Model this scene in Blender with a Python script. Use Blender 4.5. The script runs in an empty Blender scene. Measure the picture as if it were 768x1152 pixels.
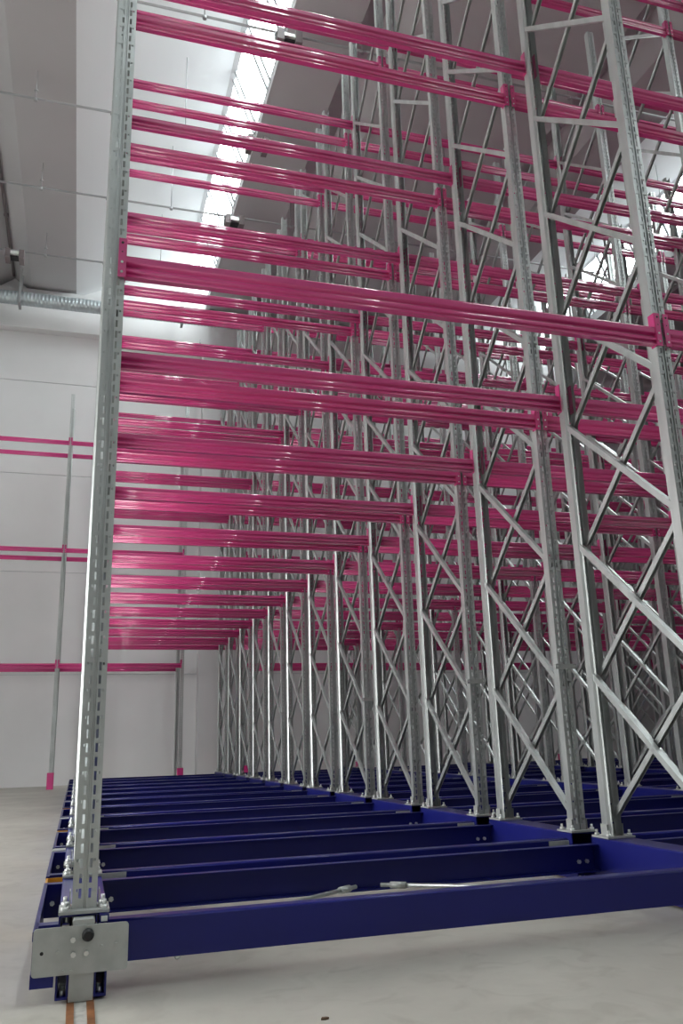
import bpy, math, random
from mathutils import Matrix, Vector
random.seed(4)
sc = bpy.context.scene
COL = sc.collection

# ------------------------------------------------------------------ camera
cam_d = bpy.data.cameras.new('camera')
cam_d.sensor_fit = 'VERTICAL'; cam_d.sensor_height = 36.0; cam_d.sensor_width = 24.0
cam_d.lens = 29.373; cam_d.clip_start = .05; cam_d.clip_end = 200
cam = bpy.data.objects.new('camera', cam_d); COL.objects.link(cam)
yaw, pit, rol = math.radians(17.4019), math.radians(15.2953), math.radians(-1.6902)
fwd = Vector((math.sin(yaw)*math.cos(pit), math.cos(yaw)*math.cos(pit), math.sin(pit)))
rt = Vector((math.cos(yaw), -math.sin(yaw), 0)); up = rt.cross(fwd)
r2 = rt*math.cos(rol)+up*math.sin(rol); u2 = -rt*math.sin(rol)+up*math.cos(rol)
m = Matrix((r2, u2, -fwd)).transposed().to_4x4(); m.translation = (-.054, -3.411, .824)
cam.matrix_world = m
sc.camera = cam

# ------------------------------------------------------------------ world, light, exposure
SKY = 32.0                  # overcast daylight that comes in through the roof glazing
world = bpy.data.worlds.new('sky'); sc.world = world; world.use_nodes = True
bg = world.node_tree.nodes['Background']
bg.inputs[1].default_value = SKY
nt = world.node_tree                       # overcast sky: three times brighter overhead than at the horizon
tc = nt.nodes.new('ShaderNodeTexCoord'); sx = nt.nodes.new('ShaderNodeSeparateXYZ'); mr = nt.nodes.new('ShaderNodeMapRange'); mc = nt.nodes.new('ShaderNodeMixRGB')
mr.inputs[1].default_value = 0; mr.inputs[2].default_value = 1; mr.inputs[3].default_value = 0; mr.inputs[4].default_value = 1
mc.inputs[1].default_value = (.325, .325, .325, 1); mc.inputs[2].default_value = (1, 1, 1, 1)
nt.links.new(tc.outputs['Generated'], sx.inputs[0]); nt.links.new(sx.outputs['Z'], mr.inputs[0]); nt.links.new(mr.outputs[0], mc.inputs[0]); nt.links.new(mc.outputs[0], bg.inputs[0])
sc.view_settings.view_transform = 'Standard'; sc.view_settings.look = 'None'
sc.view_settings.gamma = 1; sc.view_settings.use_curve_mapping = False
sc.view_settings.exposure = -0.05
sc.cycles.max_bounces = 8; sc.cycles.diffuse_bounces = 5; sc.cycles.glossy_bounces = 4
sc.cycles.use_denoising = True
for e in (-.68, 10.5, None):   # portals: guide the sampling of the sky through each band of glazing, they add no light
    ld = bpy.data.lights.new('skylight_portal', 'AREA'); ld.shape = 'RECTANGLE'; ld.size = 29; ld.size_y = 1.34
    if e is None: ld.size = 6.2; ld.size_y = 5.0
    ld.cycles.is_portal = True
    lo = bpy.data.objects.new('skylight_portal', ld); COL.objects.link(lo)
    if e is not None: A, B = Vector((e+3.10, 3.5, 14.1)), Vector((e+3.56, 3.5, 12.84))
    if e is None: A, B = Vector((-8.35, 3.6, 5.0)), Vector((-8.35, 3.6, 0))
    xa = Vector((0, 1, 0)); ya = (A-B).normalized(); za = xa.cross(ya)
    if (za.x < 0) == (e is not None): xa = -xa; za = -za
    mm = Matrix((xa, ya, za)).transposed().to_4x4(); mm.translation = (A+B)/2
    lo.matrix_world = mm
sc.cycles.caustics_reflective = False; sc.cycles.caustics_refractive = False

# ------------------------------------------------------------------ materials
def mat(name, col, rough=.5, metal=0., noise=None, bump=None, coat=0., spec=None, emit=None):
    M = bpy.data.materials.new(name); M.use_nodes = True
    nt = M.node_tree; b = nt.nodes['Principled BSDF']
    b.inputs['Base Color'].default_value = (*col, 1)
    b.inputs['Roughness'].default_value = rough; b.inputs['Metallic'].default_value = metal
    b.inputs['Coat Weight'].default_value = coat
    b.inputs['Coat Roughness'].default_value = .03
    if spec is not None: b.inputs['Specular IOR Level'].default_value = spec
    if emit:
        b.inputs['Emission Color'].default_value = (*emit[0], 1); b.inputs['Emission Strength'].default_value = emit[1]
    tc = nt.nodes.new('ShaderNodeTexCoord')
    def nz(scale, detail, stretch=None):
        n = nt.nodes.new('ShaderNodeTexNoise'); n.inputs['Scale'].default_value = scale; n.inputs['Detail'].default_value = detail
        if stretch:
            mp = nt.nodes.new('ShaderNodeMapping'); mp.inputs['Scale'].default_value = stretch
            nt.links.new(tc.outputs['Object'], mp.inputs[0]); nt.links.new(mp.outputs[0], n.inputs['Vector'])
        else: nt.links.new(tc.outputs['Object'], n.inputs['Vector'])
        return n
    if noise:
        scale, detail, lo, hi, stretch = noise
        n = nz(scale, detail, stretch)
        r = nt.nodes.new('ShaderNodeValToRGB')
        r.color_ramp.elements[0].position = .3; r.color_ramp.elements[1].position = .7
        r.color_ramp.elements[0].color = (*[c*lo for c in col], 1); r.color_ramp.elements[1].color = (*[min(1, c*hi) for c in col], 1)
        nt.links.new(n.outputs[0], r.inputs[0]); nt.links.new(r.outputs[0], b.inputs['Base Color'])
    if bump:
        n = nz(bump[0], 4); bp = nt.nodes.new('ShaderNodeBump'); bp.inputs['Strength'].default_value = bump[1]; bp.inputs['Distance'].default_value = .01
        nt.links.new(n.outputs[0], bp.inputs['Height']); nt.links.new(bp.outputs[0], b.inputs['Normal'])
    return M

PINK = mat('magenta_paint', (.68, .046, .245), .34, noise=(1.5, 2, .94, 1.04, None), coat=1.0)
BLUE = mat('dark_blue_paint', (.008, .011, .15), .36, noise=(2, 3, .88, 1.1, None), coat=.15, spec=.3)
GALV = mat('galvanized_steel', (.58, .61, .60), .38, .72, noise=(9, 4, .82, 1.1, (1, 1, .25)))
GALVP = mat('pale_galvanized_plate', (.47, .49, .475), .5, .35, noise=(14, 4, .88, 1.08, None))
ZINC = mat('bright_zinc_bolt', (.78, .8, .78), .3, .7)
DARK = mat('dark_hole', (.02, .02, .022), .7)
RUBBER = mat('black_rubber', (.012, .012, .014), .55)
YELLOW = mat('yellow_paint', (.75, .36, .03), .45)
RUST = mat('rusty_rail_steel', (.36, .15, .06), .5, .35, noise=(14, 5, .6, 1.25, None))
GROUT = mat('rail_grout', (.50, .49, .45), .8, noise=(25, 5, .7, 1.1, None))
WHITE = mat('white_wall_panel', (.80, .80, .805), .8, noise=(.5, 5, .94, 1.03, None))
APRON = mat('outdoor_concrete', (.42, .41, .39), .85, noise=(.6, 5, .9, 1.05, None))
GREYW = mat('grey_wall_panel', (.42, .42, .43), .8, noise=(.5, 5, .94, 1.03, None))
CEIL = mat('pale_concrete_ceiling', (.52, .515, .525), .85, noise=(.35, 4, .95, 1.03, None))
ADDFELT = mat('added_dark_felt', (.07, .07, .075), .9)
SHEDW = mat('white_roof_slab', (.75, .76, .77), .8, noise=(.3, 3, .97, 1.02, None))
GREYM = mat('grey_frame_metal', (.62, .64, .66), .5, .2)
PIPE = mat('grey_pipe', (.42, .43, .44), .45, .5)
BROWN = mat('mauve_lamp_housing', (.19, .155, .16), .5)
LAMPW = mat('lamp_reflector', (.85, .88, .84), .35)
DUCT = mat('galvanized_duct', (.50, .56, .58), .38, .6, noise=(6, 3, .9, 1.1, None))
def pane_mat():
    M = bpy.data.materials.new('clear_roof_pane'); M.use_nodes = True; nt = M.node_tree
    for n in list(nt.nodes): nt.nodes.remove(n)
    o = nt.nodes.new('ShaderNodeOutputMaterial'); t = nt.nodes.new('ShaderNodeBsdfTransparent'); g = nt.nodes.new('ShaderNodeBsdfGlossy')
    t.inputs[0].default_value = (.90, .94, .94, 1); g.inputs['Roughness'].default_value = .05
    mx = nt.nodes.new('ShaderNodeMixShader'); mx.inputs[0].default_value = .06
    nt.links.new(t.outputs[0], mx.inputs[1]); nt.links.new(g.outputs[0], mx.inputs[2]); nt.links.new(mx.outputs[0], o.inputs[0])
    return M
PANE = pane_mat()
SCRAP = mat('brown_scrap', (.12, .07, .04), .8)

PINK.node_tree.nodes['Principled BSDF'].inputs['Coat IOR'].default_value = 1.65
def floor_mat():
    M = bpy.data.materials.new('smooth_concrete_floor'); M.use_nodes = True
    nt = M.node_tree; b = nt.nodes['Principled BSDF']; N = nt.nodes; L = nt.links
    tc = N.new('ShaderNodeTexCoord')
    n1 = N.new('ShaderNodeTexNoise'); n1.inputs['Scale'].default_value = .9; n1.inputs['Detail'].default_value = 7; n1.inputs['Roughness'].default_value = .62
    n2 = N.new('ShaderNodeTexNoise'); n2.inputs['Scale'].default_value = 5; n2.inputs['Detail'].default_value = 8; n2.inputs['Distortion'].default_value = 1.2
    for n in (n1, n2): L.new(tc.outputs['Object'], n.inputs['Vector'])
    r1 = N.new('ShaderNodeValToRGB'); e = r1.color_ramp.elements
    e[0].position = .3; e[0].color = (.41, .39, .345, 1); e[1].position = .7; e[1].color = (.55, .53, .47, 1)
    r2_ = N.new('ShaderNodeValToRGB'); e = r2_.color_ramp.elements
    e[0].position = .28; e[0].color = (.78, .77, .75, 1); e[1].position = .5; e[1].color = (1, 1, 1, 1)
    mx = N.new('ShaderNodeMixRGB'); mx.blend_type = 'MULTIPLY'; mx.inputs[0].default_value = .8
    L.new(n1.outputs[0], r1.inputs[0]); L.new(n2.outputs[0], r2_.inputs[0])
    L.new(r1.outputs[0], mx.inputs[1]); L.new(r2_.outputs[0], mx.inputs[2]); L.new(mx.outputs[0], b.inputs['Base Color'])
    rr = N.new('ShaderNodeMapRange'); rr.inputs[3].default_value = .38; rr.inputs[4].default_value = .6
    L.new(n2.outputs[0], rr.inputs[0]); L.new(rr.outputs[0], b.inputs['Roughness'])
    b.inputs['Specular IOR Level'].default_value = .4
    return M
FLOOR = floor_mat()

# ------------------------------------------------------------------ mesh helpers
class MB:
    def __init__(s): s.v = []; s.f = []; s.mi = []; s.mats = []; s.sm = []
    def _m(s, m):
        if m not in s.mats: s.mats.append(m)
        return s.mats.index(m)
    def poly(s, pts, m, smooth=False):
        i = len(s.v); s.v += [tuple(p) for p in pts]; s.f.append(tuple(range(i, i+len(pts)))); s.mi.append(s._m(m)); s.sm.append(smooth)
    def box(s, a, b, m):
        x0, y0, z0 = a; x1, y1, z1 = b
        i = len(s.v); k = s._m(m)
        s.v += [(x0,y0,z0),(x1,y0,z0),(x1,y1,z0),(x0,y1,z0),(x0,y0,z1),(x1,y0,z1),(x1,y1,z1),(x0,y1,z1)]
        for q in ((0,3,2,1),(4,5,6,7),(0,1,5,4),(1,2,6,5),(2,3,7,6),(3,0,4,7)):
            s.f.append(tuple(i+j for j in q)); s.mi.append(k); s.sm.append(False)
    def extrude(s, prof, axis, a, b, m, smooth=False, caps=True):
        """closed outline of (p,q) pairs swept along an axis from a to b"""
        def P(p, q, t):
            return {'x': (t, p, q), 'y': (p, t, q), 'z': (p, q, t)}[axis]
        n = len(prof); i = len(s.v); k = s._m(m)
        s.v += [P(p, q, a) for p, q in prof] + [P(p, q, b) for p, q in prof]
        for j in range(n):
            j2 = (j+1) % n
            s.f.append((i+j, i+j2, i+n+j2, i+n+j)); s.mi.append(k); s.sm.append(smooth)
        if caps:
            s.f.append(tuple(i+j for j in reversed(range(n)))); s.mi.append(k); s.sm.append(False)
            s.f.append(tuple(i+n+j for j in range(n))); s.mi.append(k); s.sm.append(False)
    def cyl(s, p, q, r, m, n=12, r1=None, caps=True):
        p = Vector(p); q = Vector(q); d = (q-p).normalized()
        a = d.orthogonal().normalized(); b = d.cross(a); r1 = r if r1 is None else r1
        i = len(s.v); k = s._m(m)
        for c, rr in ((p, r), (q, r1)):
            for j in range(n):
                t = 2*math.pi*j/n; s.v.append(tuple(c+(a*math.cos(t)+b*math.sin(t))*rr))
        for j in range(n):
            s.f.append((i+j, i+(j+1) % n, i+n+(j+1) % n, i+n+j)); s.mi.append(k); s.sm.append(True)
        if caps:
            s.f.append(tuple(i+j for j in reversed(range(n)))); s.mi.append(k); s.sm.append(False)
            s.f.append(tuple(i+n+j for j in range(n))); s.mi.append(k); s.sm.append(False)
    def mesh(s, name):
        me = bpy.data.meshes.new(name); me.from_pydata(s.v, [], s.f)
        for m in s.mats: me.materials.append(m)
        me.polygons.foreach_set('material_index', s.mi); me.polygons.foreach_set('use_smooth', s.sm)
        me.update(); return me

def obj(name, mb, parent=None, loc=(0, 0, 0), rz=0):
    me = mb.mesh(name) if isinstance(mb, MB) else mb
    o = bpy.data.objects.new(name, me); COL.objects.link(o)
    o.location = loc; o.rotation_euler = (0, 0, rz)
    if parent: o.parent = parent
    return o
def struct(name, mb, loc=(0, 0, 0)):
    o = obj(name, mb, None, loc); o['kind'] = 'structure'; return o
def tag(o, label, cat, group=None):
    o['label'] = label; o['category'] = cat
    if group: o['group'] = group
    return o
def thing(name, label, cat, loc=(0, 0, 0), rz=0, group=None):
    o = bpy.data.objects.new(name, None); COL.objects.link(o); o.location = loc; o.rotation_euler = (0, 0, rz)
    o.empty_display_size = .2
    return tag(o, label, cat, group)

# ------------------------------------------------------------------ the hall
X0, X1, YB, YF = -8.3, 24.0, -11.0, 18.0
W = 2.82                                  # rack bay, upright centre to upright centre
b = MB(); b.box((X0, YB, -.3), (X1, YF+.4, 0), FLOOR); struct('floor', b)

def panel_wall(name, along, a, c, at, out, face=None):
    """stacked wall slabs with open joints; along = 'x' or 'y'"""
    face = face or WHITE
    b = MB(); zs = [0, 2.55, 5.03, 7.54, 10.05, 12.6, 15.2]
    for z0, z1 in zip(zs[:-1], zs[1:]):
        z1 -= .018 if z1 < 15 else 0
        if along == 'x': b.box((a, at, z0), (c, at+.2*out, z1), face)
        else: b.box((at, a, z0), (at+.2*out, c, z1), face)
    if along == 'x': b.box((a, at+.03*out, 0), (c, at+.18*out, 15.2), GREYM)
    else: b.box((at+.03*out, a, 0), (at+.18*out, c, 15.2), GREYM)
    return struct(name, b)
panel_wall('wall_far', 'x', X0, X1, YF, 1)
panel_wall('wall_behind', 'x', X0, X1, YB, -1, GREYW)
DY0, DY1, DZ = .5, 6.7, 5.03               # open loading door in the left wall, outside the picture on the left
panel_wall('wall_left', 'y', YB, DY0, X0, -1)
panel_wall('wall_left', 'y', DY1, YF, X0, -1)
b = MB()
for z0, z1 in ((5.03, 7.52), (7.54, 10.03), (10.05, 12.58), (12.6, 15.2)): b.box((X0-.2, DY0, z0), (X0, DY1, z1), WHITE)
struct('wall_left', b)
b = MB()
for y in (DY0, DY1-.12): b.box((X0-.2, y, 0), (X0+.04, y+.12, DZ), GREYM)
b.box((X0-.2, DY0, DZ-.12), (X0+.04, DY1, DZ), GREYM); b.cyl((X0+.32, DY0, DZ+.25), (X0+.32, DY1, DZ+.25), .24, GREYM, 20)
struct('door_1', b)
b = MB(); b.box((X0-22, -25, -.3), (X0, 35, -.005), APRON); struct('floor', b)
panel_wall('wall_right', 'y', YB, YF, X1, 1)
b = MB(); b.box((X0, YF-.28, 11.42), (X1, YF, 12.55), WHITE); struct('trim_1', b)          # ledge at the wall head
for i, x in enumerate((2.72, 13.84)):
    b = MB(); b.box((x, YF-.4, 0), (x+.85, YF, 11.42), WHITE); struct('trim_%d' % (i+2), b)  # wall columns

# ceiling wings between the sheds
def wing(xa, xb):
    b = MB()
    prof = [(xa, 12.6), (xa+1.12, 12.6), (xa+1.58, 12.95), (xa+2.04, 12.6), (xb-2.04, 12.6), (xb-1.58, 12.95), (xb-1.12, 12.6), (xb, 12.6), (xb, 13.1), (xa, 13.1)]
    b.extrude(prof, 'y', YB, YF, CEIL)
    b.box((xa, YB, 13.1), (xb, YF, 13.14), ADDFELT)  # unseen dark layer, added to cut sky bounce onto the shed slopes
    return struct('ceiling', b)
EDGES = [-.68, 10.5]             # left foot of every shed roof
SHW = 3.52                                # shed opening
wing(-8.5, EDGES[0]); wing(EDGES[0]+SHW, EDGES[1]); wing(EDGES[1]+SHW, 26)
for i, e in enumerate(EDGES):
    xr, zr = e+3.04, 14.1                 # ridge of the sloping slab
    b = MB()
    b.extrude([(e, 12.6), (xr, zr), (xr, zr+.2), (e-.15, 12.8)], 'y', YB, YF, SHEDW)
    b.box((xr-.1, YB, zr-.05), (xr+.02, YF, zr+.2), SHEDW)
    struct('ceiling', b)
    xs = e+SHW
    b = MB(); b.box((xs-.06, YB, 12.6), (xs, YF, 12.86), CEIL); struct('ceiling', b)
    # glazing: frame > pane
    A = Vector((xr, 0, zr)); B = Vector((xs-.03, 0, 12.84))
    fr = MB(); y = YB+.55; dY = 1.27; off = .55
    n = int((YF-YB)/dY)
    ys = [10.70+dY*k for k in range(-26, 7) if YB < 10.70+dY*k < YF]
    for y in ys:
        for dy in (-.12, .12):
            fr.extrude([(A.x-.05, A.z), (A.x+.03, A.z), (B.x+.03, B.z), (B.x-.05, B.z)], 'y', y+dy-.04, y+dy+.04, GREYM)
    w = struct('window_%d' % (i+1), fr)
    pn = MB(); d = Vector((B.z-A.z, 0, -(B.x-A.x))).normalized()*-.03
    pn.extrude([(A.x+.03, A.z), (A.x+.05, A.z), (B.x+.05, B.z), (B.x+.03, B.z)], 'y', YB, YF, PANE)
    obj('pane', pn, w)

# conduits in the groove, ceiling pipes with hangers, lamps, duct
b = MB(); xg = EDGES[0]-1.58; b.cyl((xg, YB, 12.86), (xg, YF-.3, 12.86), .035, BROWN, 8)
for k in range(7): b.box((xg-.05, -9+4*k, 12.86), (xg+.05, -8.95+4*k, 12.95), BROWN)
struct('trim_4', b)  # electrical conduit with its clips, not a trim piece
PZ = 12.0
names = ['second ceiling pipe from the far wall, crossing above the left aisle', 'third ceiling pipe from the far wall, with hanger rods', 'fourth ceiling pipe from the far wall, nearest pipe in view behind top beams']
for k, y in enumerate((15.07, 12.52, 9.95, 7.41, 4.86)):
    lab = ['grey ceiling pipe nearest the far wall with hanger rods', 'grey ceiling pipe second from the far wall carrying a lamp',
           'grey ceiling pipe third from the far wall with hanger rods', 'grey ceiling pipe fourth from the far wall, seen behind top pink beams',
           'grey ceiling pipe farthest from the far wall above the nearest racks'][k]
    t = thing('ceiling_pipe', lab, 'pipe', (0, y, PZ), 0, 'pipes hung across the ceiling')
    p = MB(); p.cyl((X0+1, 0, 0), (X1-1, 0, 0), .022, PIPE, 8); obj('pipe', p, t)
    x = -11.9+1.32*4
    rod = MB(); rod.cyl((0, 0, 0), (0, 0, .5), .008, PIPE, 6); rod.cyl((0, 0, .0), (0, 0, -.05), .035, PIPE, 8); rod.cyl((0, 0, .13), (0, 0, .15), .03, PIPE, 8)
    rm = rod.mesh('hanger_rod')
    while x < X1-1:
        # keep every rod under a flat piece of the roof
        inside = any(e-.1 < x < e+SHW+.1 for e in EDGES)
        if inside:
            e = [e for e in EDGES if e-.1 < x < e+SHW+.1][0]
            h = .6+max(0, min(1, (x-e)/3.04))*1.5-.02
            r2m = MB(); r2m.cyl((0, 0, 0), (0, 0, h), .008, PIPE, 6); r2m.cyl((0, 0, 0), (0, 0, -.05), .035, PIPE, 8)
            obj('hanger_rod', r2m, t, (x, 0, 0))
        else:
            r2m = MB(); r2m.cyl((0, 0, 0), (0, 0, .605), .008, PIPE, 6); r2m.cyl((0, 0, 0), (0, 0, -.05), .035, PIPE, 8); r2m.cyl((0, 0, .16), (0, 0, .18), .035, PIPE, 8)
            obj('hanger_rod', r2m, t, (x, 0, 0))
        x += 1.32
def lamp(x, y, lab):
    t = thing('ceiling_lamp', lab, 'lamp', (x, y, PZ-.06), 0, 'lamps hung on the ceiling pipes')
    h = MB()
    for sx in (-1, 1):
        h.box((sx*.15-.055, -.16, -.20), (sx*.15+.055, .16, .02), BROWN)
    h.box((-.21, -.04, .02), (.21, .04, .06), PIPE)
    obj('housing', h, t)
    g = MB(); g.extrude([(-.14, -.10), (.14, -.10), (.10, .0), (-.10, .0)], 'x', -.095, .095, LAMPW); obj('reflector', g, t)
    g = MB(); g.box((-.095, -.10, -.15), (.095, .10, -.12), DARK); obj('lens', g, t)
    g = MB(); g.box((-.23, -.01, -.12), (-.215, .01, .08), PIPE); obj('bracket', g, t)
for x, y, lab in ((2.66, 7.41, 'twin hooded lamp under skylight edge, the nearest one, at top of the photo'),
                  (2.66, 9.95, 'twin hooded lamp under skylight edge, between the near and the far one'),
                  (2.66, 12.52, 'twin hooded lamp under skylight edge, the farthest on that side'),
                  (-2.0, 15.07, 'twin hooded lamp on the left of the photo beside dark conduit'),
                  (9.0, 9.95, 'dark twin hooded lamp on the right, behind the upper rack frames')):
    lamp(x, y, lab)
t = thing('spiral_duct', 'galvanized spiral duct along the top of the far wall', 'duct', (0, 17.0, 11.84))
b = MB(); n = 20; xs_ = []
x = X0+.05
rings = []
while x < X1-.05:
    rings += [(x, .170), (x+.035, .170), (x+.045, .178), (x+.055, .170)]
    x += .09
i0 = 0; k = b._m(DUCT)
for x, r in rings:
    for j in range(n):
        a_ = 2*math.pi*j/n; b.v.append((x, r*math.cos(a_), r*math.sin(a_)))
for q in range(len(rings)-1):
    for j in range(n):
        b.f.append((q*n+j, q*n+(j+1) % n, (q+1)*n+(j+1) % n, (q+1)*n+j)); b.mi.append(k); b.sm.append(True)
obj('duct_pipe', b, t)
hm = MB(); hm.box((-.03, -.19, -.22), (.03, -.18, .76), PIPE); hm.box((-.03, -.19, -.22), (.03, .19, -.20), PIPE); hm.box((-.03, .18, -.22), (.03, .19, .76), PIPE)
hm = hm.mesh('hanger_strap')
for x in (-6.1, -2.0, 2.05, 6.1, 10.2, 14.3, 18.4): obj('hanger_strap', hm, t, (x, 0, 0))
b = MB(); b.box((-.13, -.1, -.09), (.13, .1, .09), LAMPW); b.box((-.10, -.115, -.06), (.10, -.1, .06), PIPE); b.cyl((0, 0, .09), (0, 0, .30), .02, PIPE, 8)
o = obj('wall_floodlight', b, None, (2.62, 17.61, 11.25)); tag(o, 'small grey box floodlight at the head of the far wall', 'lamp')

# ------------------------------------------------------------------ rack parts
HW = .042                                  # half width of an upright
def upright_mesh(H):
    """perforated omega post, face at y=0 looking towards -y, open at the back"""
    b = MB()
    def strip(xa, xb, y, z0=0., z1=H): b.poly([(xa, y, z0), (xb, y, z0), (xb, y, z1), (xa, y, z1)], GALV)
    def holed(xa, xb, y, pitch, ln, ph):
        z = 0.; c = ph
        while c-ln/2 < H:
            z1 = min(H, c-ln/2)
            if z1 > z: strip(xa, xb, y, z, z1)
            z = c+ln/2; c += pitch
        if z < H: strip(xa, xb, y, z, H)
    for s in (-1, 1):
        q = [s*v for v in (.042, .0335, .0255, .0215, .0125, .0065)]
        strip(q[0], q[1], 0); holed(q[1], q[2], 0, .1, .010, .06); strip(q[2], q[3], 0)
        holed(q[3], q[4], .0015, .05, .032, .05); strip(q[4], q[5], 0)
        b.poly([(q[5], 0, 0), (q[5]*.8, .009, 0), (q[5]*.8, .009, H), (q[5], 0, H)], GALV)
        X = s*HW
        b.poly([(X, 0, 0), (X, .055, 0), (X, .055, H), (X, 0, H)], GALV)
        b.poly([(X, .055, 0), (s*.029, .066, 0), (s*.029, .066, H), (X, .055, H)], GALV)
        b.poly([(s*.029, .066, 0), (s*.029, .082, 0), (s*.029, .082, H), (s*.029, .066, H)], GALV)
    strip(-.006, .006, .009)
    return b.mesh('upright')
ZC = .275
UP = upright_mesh(9.03)
def base_plate_mesh():
    b = MB(); b.box((-.086, -.045, 0), (.086, .115, .010), GALVP)
    for x, y in ((-.066, -.022), (.066, -.022), (-.066, .09), (.066, .09)):
        b.cyl((x, y, .010), (x, y, .022), .014, ZINC, 6); b.cyl((x, y, .022), (x, y, .04), .007, ZINC, 6)
    for s in (-1, 1): b.box((s*.05-.002, .0, .01), (s*.05+.002, .06, .07), GALVP)
    return b.mesh('base_plate')
BASE = base_plate_mesh()
BH = .122
def fillet(pts, r, n=4):
    out = []; N = len(pts)
    for i in range(N):
        p0, p, p1 = Vector(pts[i-1]), Vector(pts[i]), Vector(pts[(i+1) % N])
        a = (p0-p); c = (p1-p); rr = min(r, a.length*.45, c.length*.45)
        A, C = p+a.normalized()*rr, p+c.normalized()*rr
        for k in range(n+1):
            t = k/n; out.append(tuple(A.lerp(p, t).lerp(p.lerp(C, t), t)))
    return out
_h = [(y, z*.85) for y, z in ((0, 0), (0, -.045), (.012, -.054), (.012, -.060), (0, -.072), (0, -.094), (.008, -.100), (.008, -.104), (0, -.111), (0, -.122))]
BPROF = fillet(_h+[(.04-y, z) for y, z in reversed(_h)], .011, 5)
def beam_mesh(L):
    b = MB(); b.extrude(BPROF, 'x', -L/2, L/2, PINK)
    n = len(BPROF)
    for j in range(n):
        b.sm[j] = (Vector(BPROF[j])-Vector(BPROF[(j+1) % n])).length < .0065
    me = b.mesh('beam')
    return me
def connector_mesh(s):
    """end connector hooked on an upright; s = +1: beam lies on the +x side of the post; x=0 is the post side"""
    b = MB()
    b.extrude([(-.004*s, -.112), (.004*s, -.112), (.004*s, .078), (-.004*s, .078)] if s > 0 else [(.004, -.112), (.004, .078), (-.004, .078), (-.004, -.112)], 'y', -.004, .043, PINK)
    x0, x1 = sorted((0, -.031*s))
    b.box((x0, -.007, -.112), (x1, -.003, .078), PINK)
    for z in (.055, -.04, -.088): b.cyl((-.015*s, -.0075, z), (-.015*s, -.0095, z), .006, ZINC if z < 0 else DARK, 10)
    b.cyl((-.015*s, -.0075, .01), (-.015*s, -.0085, .01), .0035, DARK, 8)
    return b.mesh('end_connector')
CONN = {1: connector_mesh(1), -1: connector_mesh(-1)}
D = .97                                   # frame depth over the posts
def brace_mesh(kind, DD=D, P=.77):
    """folded steel brace, one module high, from the back post down to the front post or the other way"""
    b = MB(); y0, y1 = .045, DD-.045
    A, B = (Vector((0, y0, 0)), Vector((0, y1, P))) if kind == 'fall' else (Vector((0, y0, P)), Vector((0, y1, 0)))
    if kind != 'fall': A, B = Vector((0, y0, P)), Vector((0, y1, 0))
    d = (B-A).normalized(); n = Vector((0, -d.z, d.y)); xx = Vector((1, 0, 0))
    w = .0165 if kind == 'fall' else .0125; t = .0025; dp = .028
    sgn = -1 if kind == 'fall' else 1
    prof = [(-w, 0), (w, 0), (w, dp), (w-t, dp), (w-t, t), (-w+t, t), (-w+t, dp), (-w, dp)]
    if kind != 'fall':      # these open downwards: a lit flank beside a dark hollow
        prof = [(.012, -.0095), (.012, .0155), (-.020, .0155), (-.020, .0130), (.0095, .0130), (.0095, -.0070), (-.020, -.0070), (-.020, -.0095)]
    i = len(b.v); k = b._m(GALV)
    for c in (A, B):
        for p, q in prof: b.v.append(tuple(c+n*p+xx*(q*(-sgn)+.003*sgn)))
    N = len(prof)
    for j in range(N): b.f.append((i+j, i+(j+1) % N, i+N+(j+1) % N, i+N+j)); b.mi.append(k); b.sm.append(False)
    b.f.append(tuple(i+j for j in range(N))); b.mi.append(k); b.sm.append(False)
    b.f.append(tuple(i+N+j for j in range(N))); b.mi.append(k); b.sm.append(False)
    return b
# 'fall' runs from high at the back to low at the front and lies on the left; 'rise' crosses behind it
BR = {'fall': brace_mesh('fall'), 'rise': brace_mesh('rise')}
BRM = {k: v.mesh('brace') for k, v in BR.items()}
BRX = {'fall': -.034, 'rise': .022}
NB = 6
NF = NB+1
LEV = [2.905, 5.503, 8.12]
NODE0, PITCH, NMOD = .38, .77, 11
BEAM = beam_mesh(W-2*HW-.008)

def channel_mesh(L, inward):
    """blue C channel, web at y=0 facing -y, flanges behind; z 0 is its bottom"""
    b = MB(); h = .14; t = .006; f = .06
    prof = [(0, 0), (f, 0), (f, t), (t, t), (t, h-t), (f, h-t), (f, h)]
    prof += [(.009-.009*math.sin(math.pi*k/12), h-.009+.009*math.cos(math.pi*k/12)) for k in range(7)]
    if inward: prof = [(f-y, z) for y, z in reversed(prof)]
    b.extrude(prof, 'x', 0, L, BLUE)
    n = len(prof)
    for j in range(n):
        b.sm[j] = (Vector(prof[j])-Vector(prof[(j+1) % n])).length < .004
    for x in (.05, L-.05, L-.10):
        y = f-t if inward else 0
        b.cyl((x, y, .05), (x, y-.010, .05), .012, ZINC, 6); b.cyl((x, y-.010, .05), (x, y-.018, .05), .006, ZINC, 8)
    return b.mesh('chassis_beam')
CHAN = channel_mesh(W-.17, False); CHANB = channel_mesh(W-.17, True)
def bracket_mesh():
    b = MB(); b.box((0, -.009, .012), (.13, -.001, .132), GALVP)
    b.cyl((.03, -.009, .07), (.03, -.018, .07), .011, ZINC, 6); b.cyl((.09, -.009, .07), (.09, -.018, .07), .011, ZINC, 6)
    return b.mesh('splice_bracket')
BRK = bracket_mesh()
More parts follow.
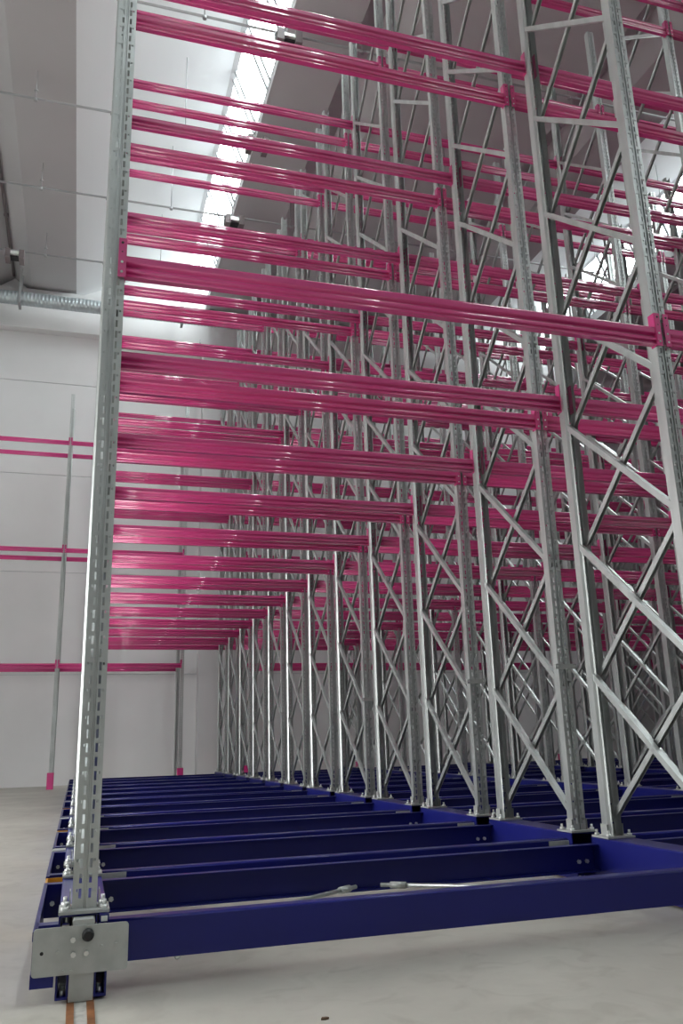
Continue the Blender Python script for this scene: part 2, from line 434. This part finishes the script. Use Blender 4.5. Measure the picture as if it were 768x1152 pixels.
def carriage_mesh():
    b = MB()
    b.extrude([(-.084, .10), (-.078, .10), (-.078, .257), (.078, .257), (.078, .10), (.084, .10), (.084, .258), (.079, .263), (-.079, .263), (-.084, .258)], 'y', -.035, D+.052, BLUE)
    for s in (-1, 1):
        pr = [(s*.040, .012), (s*.082, .012), (s*.082, .10), (s*.076, .10), (s*.076, .018), (s*.046, .018), (s*.046, .20), (s*.040, .20)]
        b.extrude(pr if s > 0 else pr[::-1], 'y', -.06, D+.045, BLUE)
        for y in (-.045, .0): b.cyl((s*.06, y, .018), (s*.06, y, .032), .008, ZINC, 6)
    return b.mesh('wheel_carriage')
CARR = carriage_mesh()
def wheel_mesh():
    b = MB(); b.cyl((-.034, 0, 0), (.034, 0, 0), .078, GALVP, 28); b.cyl((-.038, 0, 0), (.038, 0, 0), .03, ZINC, 14); return b.mesh('wheel')
WHEEL = wheel_mesh()
def side_mesh():
    b = MB(); 
    b.extrude([(-.165, .045), (-.159, .045), (-.159, .226), (-.150, .226), (-.150, .230), (-.165, .230)], 'y', -.035, D+.052, BLUE)
    for y in (.0, D-.008):
        b.extrude([(y, .09), (y+.06, .09), (y+.06, .096), (y+.006, .096), (y+.006, .224), (y+.06, .224), (y+.06, .23), (y, .23)], 'x', -.159, -.084, BLUE)
        b.cyl((-.125, y, .15), (-.125, y-.012, .15), .011, ZINC, 6)
    return b.mesh('side_plate')
SIDE = side_mesh()

ORD = ['nearest the camera, with galvanized plate in front', 'right behind the nearest rack', 'third from the camera',
       'fourth from the camera', 'fifth from the camera', 'sixth from the camera', 'seventh from the camera', 'eighth from the camera', 'fourth from the far wall',
       'third from the far wall', 'second from the far wall', 'last before the far wall']
RP = 1.2675
YS = -.045
def frame_braces(t, x, z0, nmod, store, DD=D):
    for k in range(nmod):
        for kind in ('fall', 'rise'):
            if store is None:
                obj('brace', BRM[kind], t, (x+BRX[kind], 0, z0+PITCH*k))
            else:
                s = BR[kind]; i = len(store.v); mi = store._m(GALV)
                store.v += [(v[0]+x+BRX[kind], v[1], v[2]+z0+PITCH*k) for v in s.v]
                store.f += [tuple(i+j for j in f) for f in s.f]; store.mi += [mi]*len(s.f); store.sm += [False]*len(s.f)

def pink_beam(t, x0, x1, y, z, side, me, first=True, last=True):
    bm = obj('beam', me, t, ((x0+x1)/2, y, z))
    L2 = (x1-x0)/2-HW
    rz = 0 if side == 'front' else math.pi
    # connectors sit on the two posts, front ones look forward and back ones look backward
    if side == 'front':
        obj('end_connector', CONN[1], bm, (-L2, 0, 0)); obj('end_connector', CONN[-1], bm, (L2, 0, 0))
    else:
        obj('end_connector', CONN[-1], bm, (-L2, .04, 0), math.pi); obj('end_connector', CONN[1], bm, (L2, .04, 0), math.pi)
    return bm

def mobile_rack(i):
    t = thing('mobile_pallet_rack', 'mobile rack of pink beams on blue chassis, '+ORD[i], 'pallet rack', (0, YS+RP*i, 0), 0, 'mobile pallet racks in rows')
    for k in range(NF):
        x = W*k
        u = obj('upright', UP, t, (x, 0, ZC)); obj('base_plate', BASE, u, (0, 0, -.010))
        if 0 < k and i > 0:
            s = MB(); s.box((-.072, -.022, -.016), (.072, -.002, .014), GALVP); s.cyl((-.06, -.022, 0), (-.06, -.027, 0), .007, ZINC, 6); s.cyl((.06, -.022, 0), (.06, -.027, 0), .007, ZINC, 6)
            if i in (1, 2, 4, 7): obj('splice_plate', s, u, (0, 0, .955))
        u = obj('upright', UP, t, (x, D, ZC), math.pi); obj('base_plate', BASE, u, (0, 0, -.010))
    for z in LEV:
        for k in range(NB):
            pink_beam(t, W*k, W*k+W, -.010, z, 'front', BEAM)
            pink_beam(t, W*k, W*k+W, D+.010-.04, z, 'back', BEAM)
    far = MB()
    for k in range(NF):
        frame_braces(t, W*k, NODE0, NMOD, None if k in (1, 2, 3, 4) else far)
    o = obj('brace', far, t); o['kind'] = 'stuff'
    for k in range(NB):
        c = obj('chassis_beam', CHAN, t, (W*k+.085, .005, .09))
        if i > 0 and k < 3: obj('splice_bracket', BRK, c, (.0, 0, 0)); obj('splice_bracket', BRK, c, (W-.17-.13, 0, 0))
        obj('chassis_beam', CHANB, t, (W*k+.085, D-.008, .09))
    for k in range(NF):
        c = obj('wheel_carriage', CARR, t, (W*k, 0, 0))
        for y in (.18, D-.18): obj('wheel', WHEEL, c, (0, y, .078))
    obj('side_plate', SIDE, t)
    if i > 0:
        b = MB(); m_ = YELLOW if i % 2 else GALVP
        if i % 2:
            b.box((-.163, -.24, .13), (-.155, -.035, .222), m_); b.box((-.163, -.043, .13), (-.088, -.035, .222), m_); b.box((-.163, -.24, .13), (-.088, -.035, .138), m_)
            o = obj('bumper', b, t); o['label'] = 'yellow bumper bracket'
        else:
            b.box((-.163, -.16, .16), (-.088, -.035, .226), m_)
            o = obj('bumper', b, t); o['label'] = 'galvanized bumper block'
    return t
racks = [mobile_rack(i) for i in range(12)]

# front end fittings of the nearest rack (local to it)
t = racks[0]
def rounded(x0, z0, x1, z1, r, n=5):
    pts = []
    for cx, cz, a0 in ((x1-r, z0+r, -90), (x1-r, z1-r, 0), (x0+r, z1-r, 90), (x0+r, z0+r, 180)):
        for j in range(n+1):
            a_ = math.radians(a0+90*j/n); pts.append((cx+r*math.cos(a_), cz+r*math.sin(a_)))
    return pts
pl = MB(); pl.extrude(rounded(-.162, .090, .150, .239, .012), 'y', -.105, -.098, GALVP)
for x, z, r in ((-.082, .162, .006), (-.030, .150, .009), (.012, .152, .009), (.062, .168, .006), (.110, .172, .006), (-.033, .196, .009), (-.060, .103, .005), (-.035, .101, .005)):
    pl.cyl((x, -.105, z), (x, -.113, z), r, GALVP if r < .008 else ZINC, 6)
pl.cyl((-.132, -.1055, .162), (-.132, -.1058, .162), .006, DARK, 14)
ep = obj('end_plate', pl, t); ep['label'] = 'galvanized end plate with bolts'
bt = MB()
prof = [(.0, .020), (.012, .0205), (.018, .018), (.021, .012)]
for (y0, r0), (y1, r1) in zip(prof[:-1], prof[1:]): bt.cyl((.015, -.105-y0, .209), (.015, -.105-y1, .209), r0, RUBBER, 20, r1)
o = obj('rubber_buffer', bt, ep); o['label'] = 'round black rubber buffer'
br = MB(); br.box((-.040, -.098, .004), (.040, -.035, .118), GALVP); obj('end_bracket', br, t)
br = MB(); br.extrude([(-.036, .225), (.036, .225), (.036, .252), (.032, .256), (-.032, .256), (-.036, .252)], 'y', -.0985, -.036, GALVP); obj('top_bracket', br, t)
sd = MB()
for s in (-1, 1):
    pr = [(s*.042, .010), (s*.083, .010), (s*.083, .095), (s*.077, .095), (s*.077, .018), (s*.048, .018), (s*.048, .095), (s*.042, .095)]
    sd.extrude(pr if s > 0 else pr[::-1], 'y', -.085, -.035, BLUE)
    sd.cyl((s*.062, -.06, .018), (s*.062, -.06, .034), .008, ZINC, 6)
sd.box((-.165, -.098, .055), (-.090, -.035, .100), BLUE)
sd.box((-.165, -.098, .20), (-.159, -.035, .23), BLUE); sd.box((-.165, -.035+.0, .1), (-.159, -.03, .23), BLUE)
sd.extrude([(.052, .236), (.084, .236), (.084, .262), (.052, .262)], 'y', -.07, -.035, BLUE)
sd.box((.057, -.0705, .240), (.079, -.069, .258), LAMPW)
obj('front_stub', sd, t)
# front web strip between plate and first channel, tie rods, eye hook
ey = MB()
for j in range(14):
    a0, a1 = 2*math.pi*j/14, 2*math.pi*(j+1)/14
    ey.cyl((.335+.009*math.cos(a0), .03, .083+.009*math.sin(a0)), (.335+.009*math.cos(a1), .03, .083+.009*math.sin(a1)), .002, ZINC, 6)
obj('eye_hook', ey, t)
for (xa, ya), (xb, yb) in (((1.43, .90), (2.70, .08)), ((1.30, .90), (.12, .08))):
    rdm = MB(); rdm.cyl((xa, ya, .125), (xb, yb, .125), .010, GALV, 10)
    q = Vector((xa, ya, .125)); d_ = (Vector((xb, yb, .125))-q).normalized()
    rdm.cyl(q+d_*.05, q+d_*.13, .016, GALVP, 10)
    obj('tie_rod', rdm, t)

# ------------------------------------------------------------------ rails in the floor
RL = MB()
for s in (-1, 1): RL.box((s*.032-.012, YB+3, -.02), (s*.032+.012, 15.6, .003), RUST)
RL.box((-.020, YB+3, -.02), (.020, 15.6, .001), GROUT)
RLM = RL.mesh('floor_rail')
for k in range(2):
    o = obj('floor_rail', RLM, None, (W*k, 0, 0))
    tag(o, ['rusty twin steel rail set in the concrete floor below the left end plate', 'rusty twin steel rail set in the floor below the second row of posts'][k], 'rail', 'rails in the floor')

# ------------------------------------------------------------------ fixed racks at the far wall
UPF = upright_mesh(9.03)
FW = 2.72
BEAMF = beam_mesh(FW-2*HW-.008)
def protector_mesh():
    b = MB()
    pr = [(-.070, -.03), (-.055, -.045), (.055, -.045), (.070, -.03), (.070, .06), (.062, .06), (.062, -.026), (.052, -.037), (-.052, -.037), (-.062, -.026), (-.062, .06), (-.070, .06)]
    b.extrude(pr, 'z', 0, .34, PINK); return b.mesh('foot_protector')
PROT = protector_mesh()
def fixed_rack(x0, n, label):
    t = thing('fixed_pallet_rack', label, 'pallet rack', (x0, 16.2, 0), 0, 'fixed racks at the far wall')
    for k in range(n+1):
        u = obj('upright', UPF, t, (FW*k, 0, 0)); obj('foot_protector', PROT, u)
        obj('upright', UPF, t, (FW*k, D, 0), math.pi)
        if k < 3: frame_braces(t, FW*k, .2, NMOD, None)
    for z in (2.64, 5.24, 7.84):
        for k in range(n):
            pink_beam(t, FW*k, FW*k+FW, -.010, z, 'front', BEAMF); pink_beam(t, FW*k, FW*k+FW, D+.010-.04, z, 'back', BEAMF)
fixed_rack(-.56-FW*2, 3, 'fixed rack at the far wall, its thin post seen left of the mobile racks')
fixed_rack(3.62, 3, 'fixed rack at the far wall, behind mobile racks right of the wall column')
fixed_rack(14.8, 2, 'fixed rack at the far wall, the one farthest to the right')

b = MB()
b.extrude([(-.012, -.004), (.002, -.007), (.014, -.001), (.008, .006), (-.006, .007)], 'z', 0, .006, SCRAP)
o = obj('scrap', b, None, (.715, -.63, 0)); tag(o, 'small brown scrap lying on the concrete floor in the foreground', 'debris')
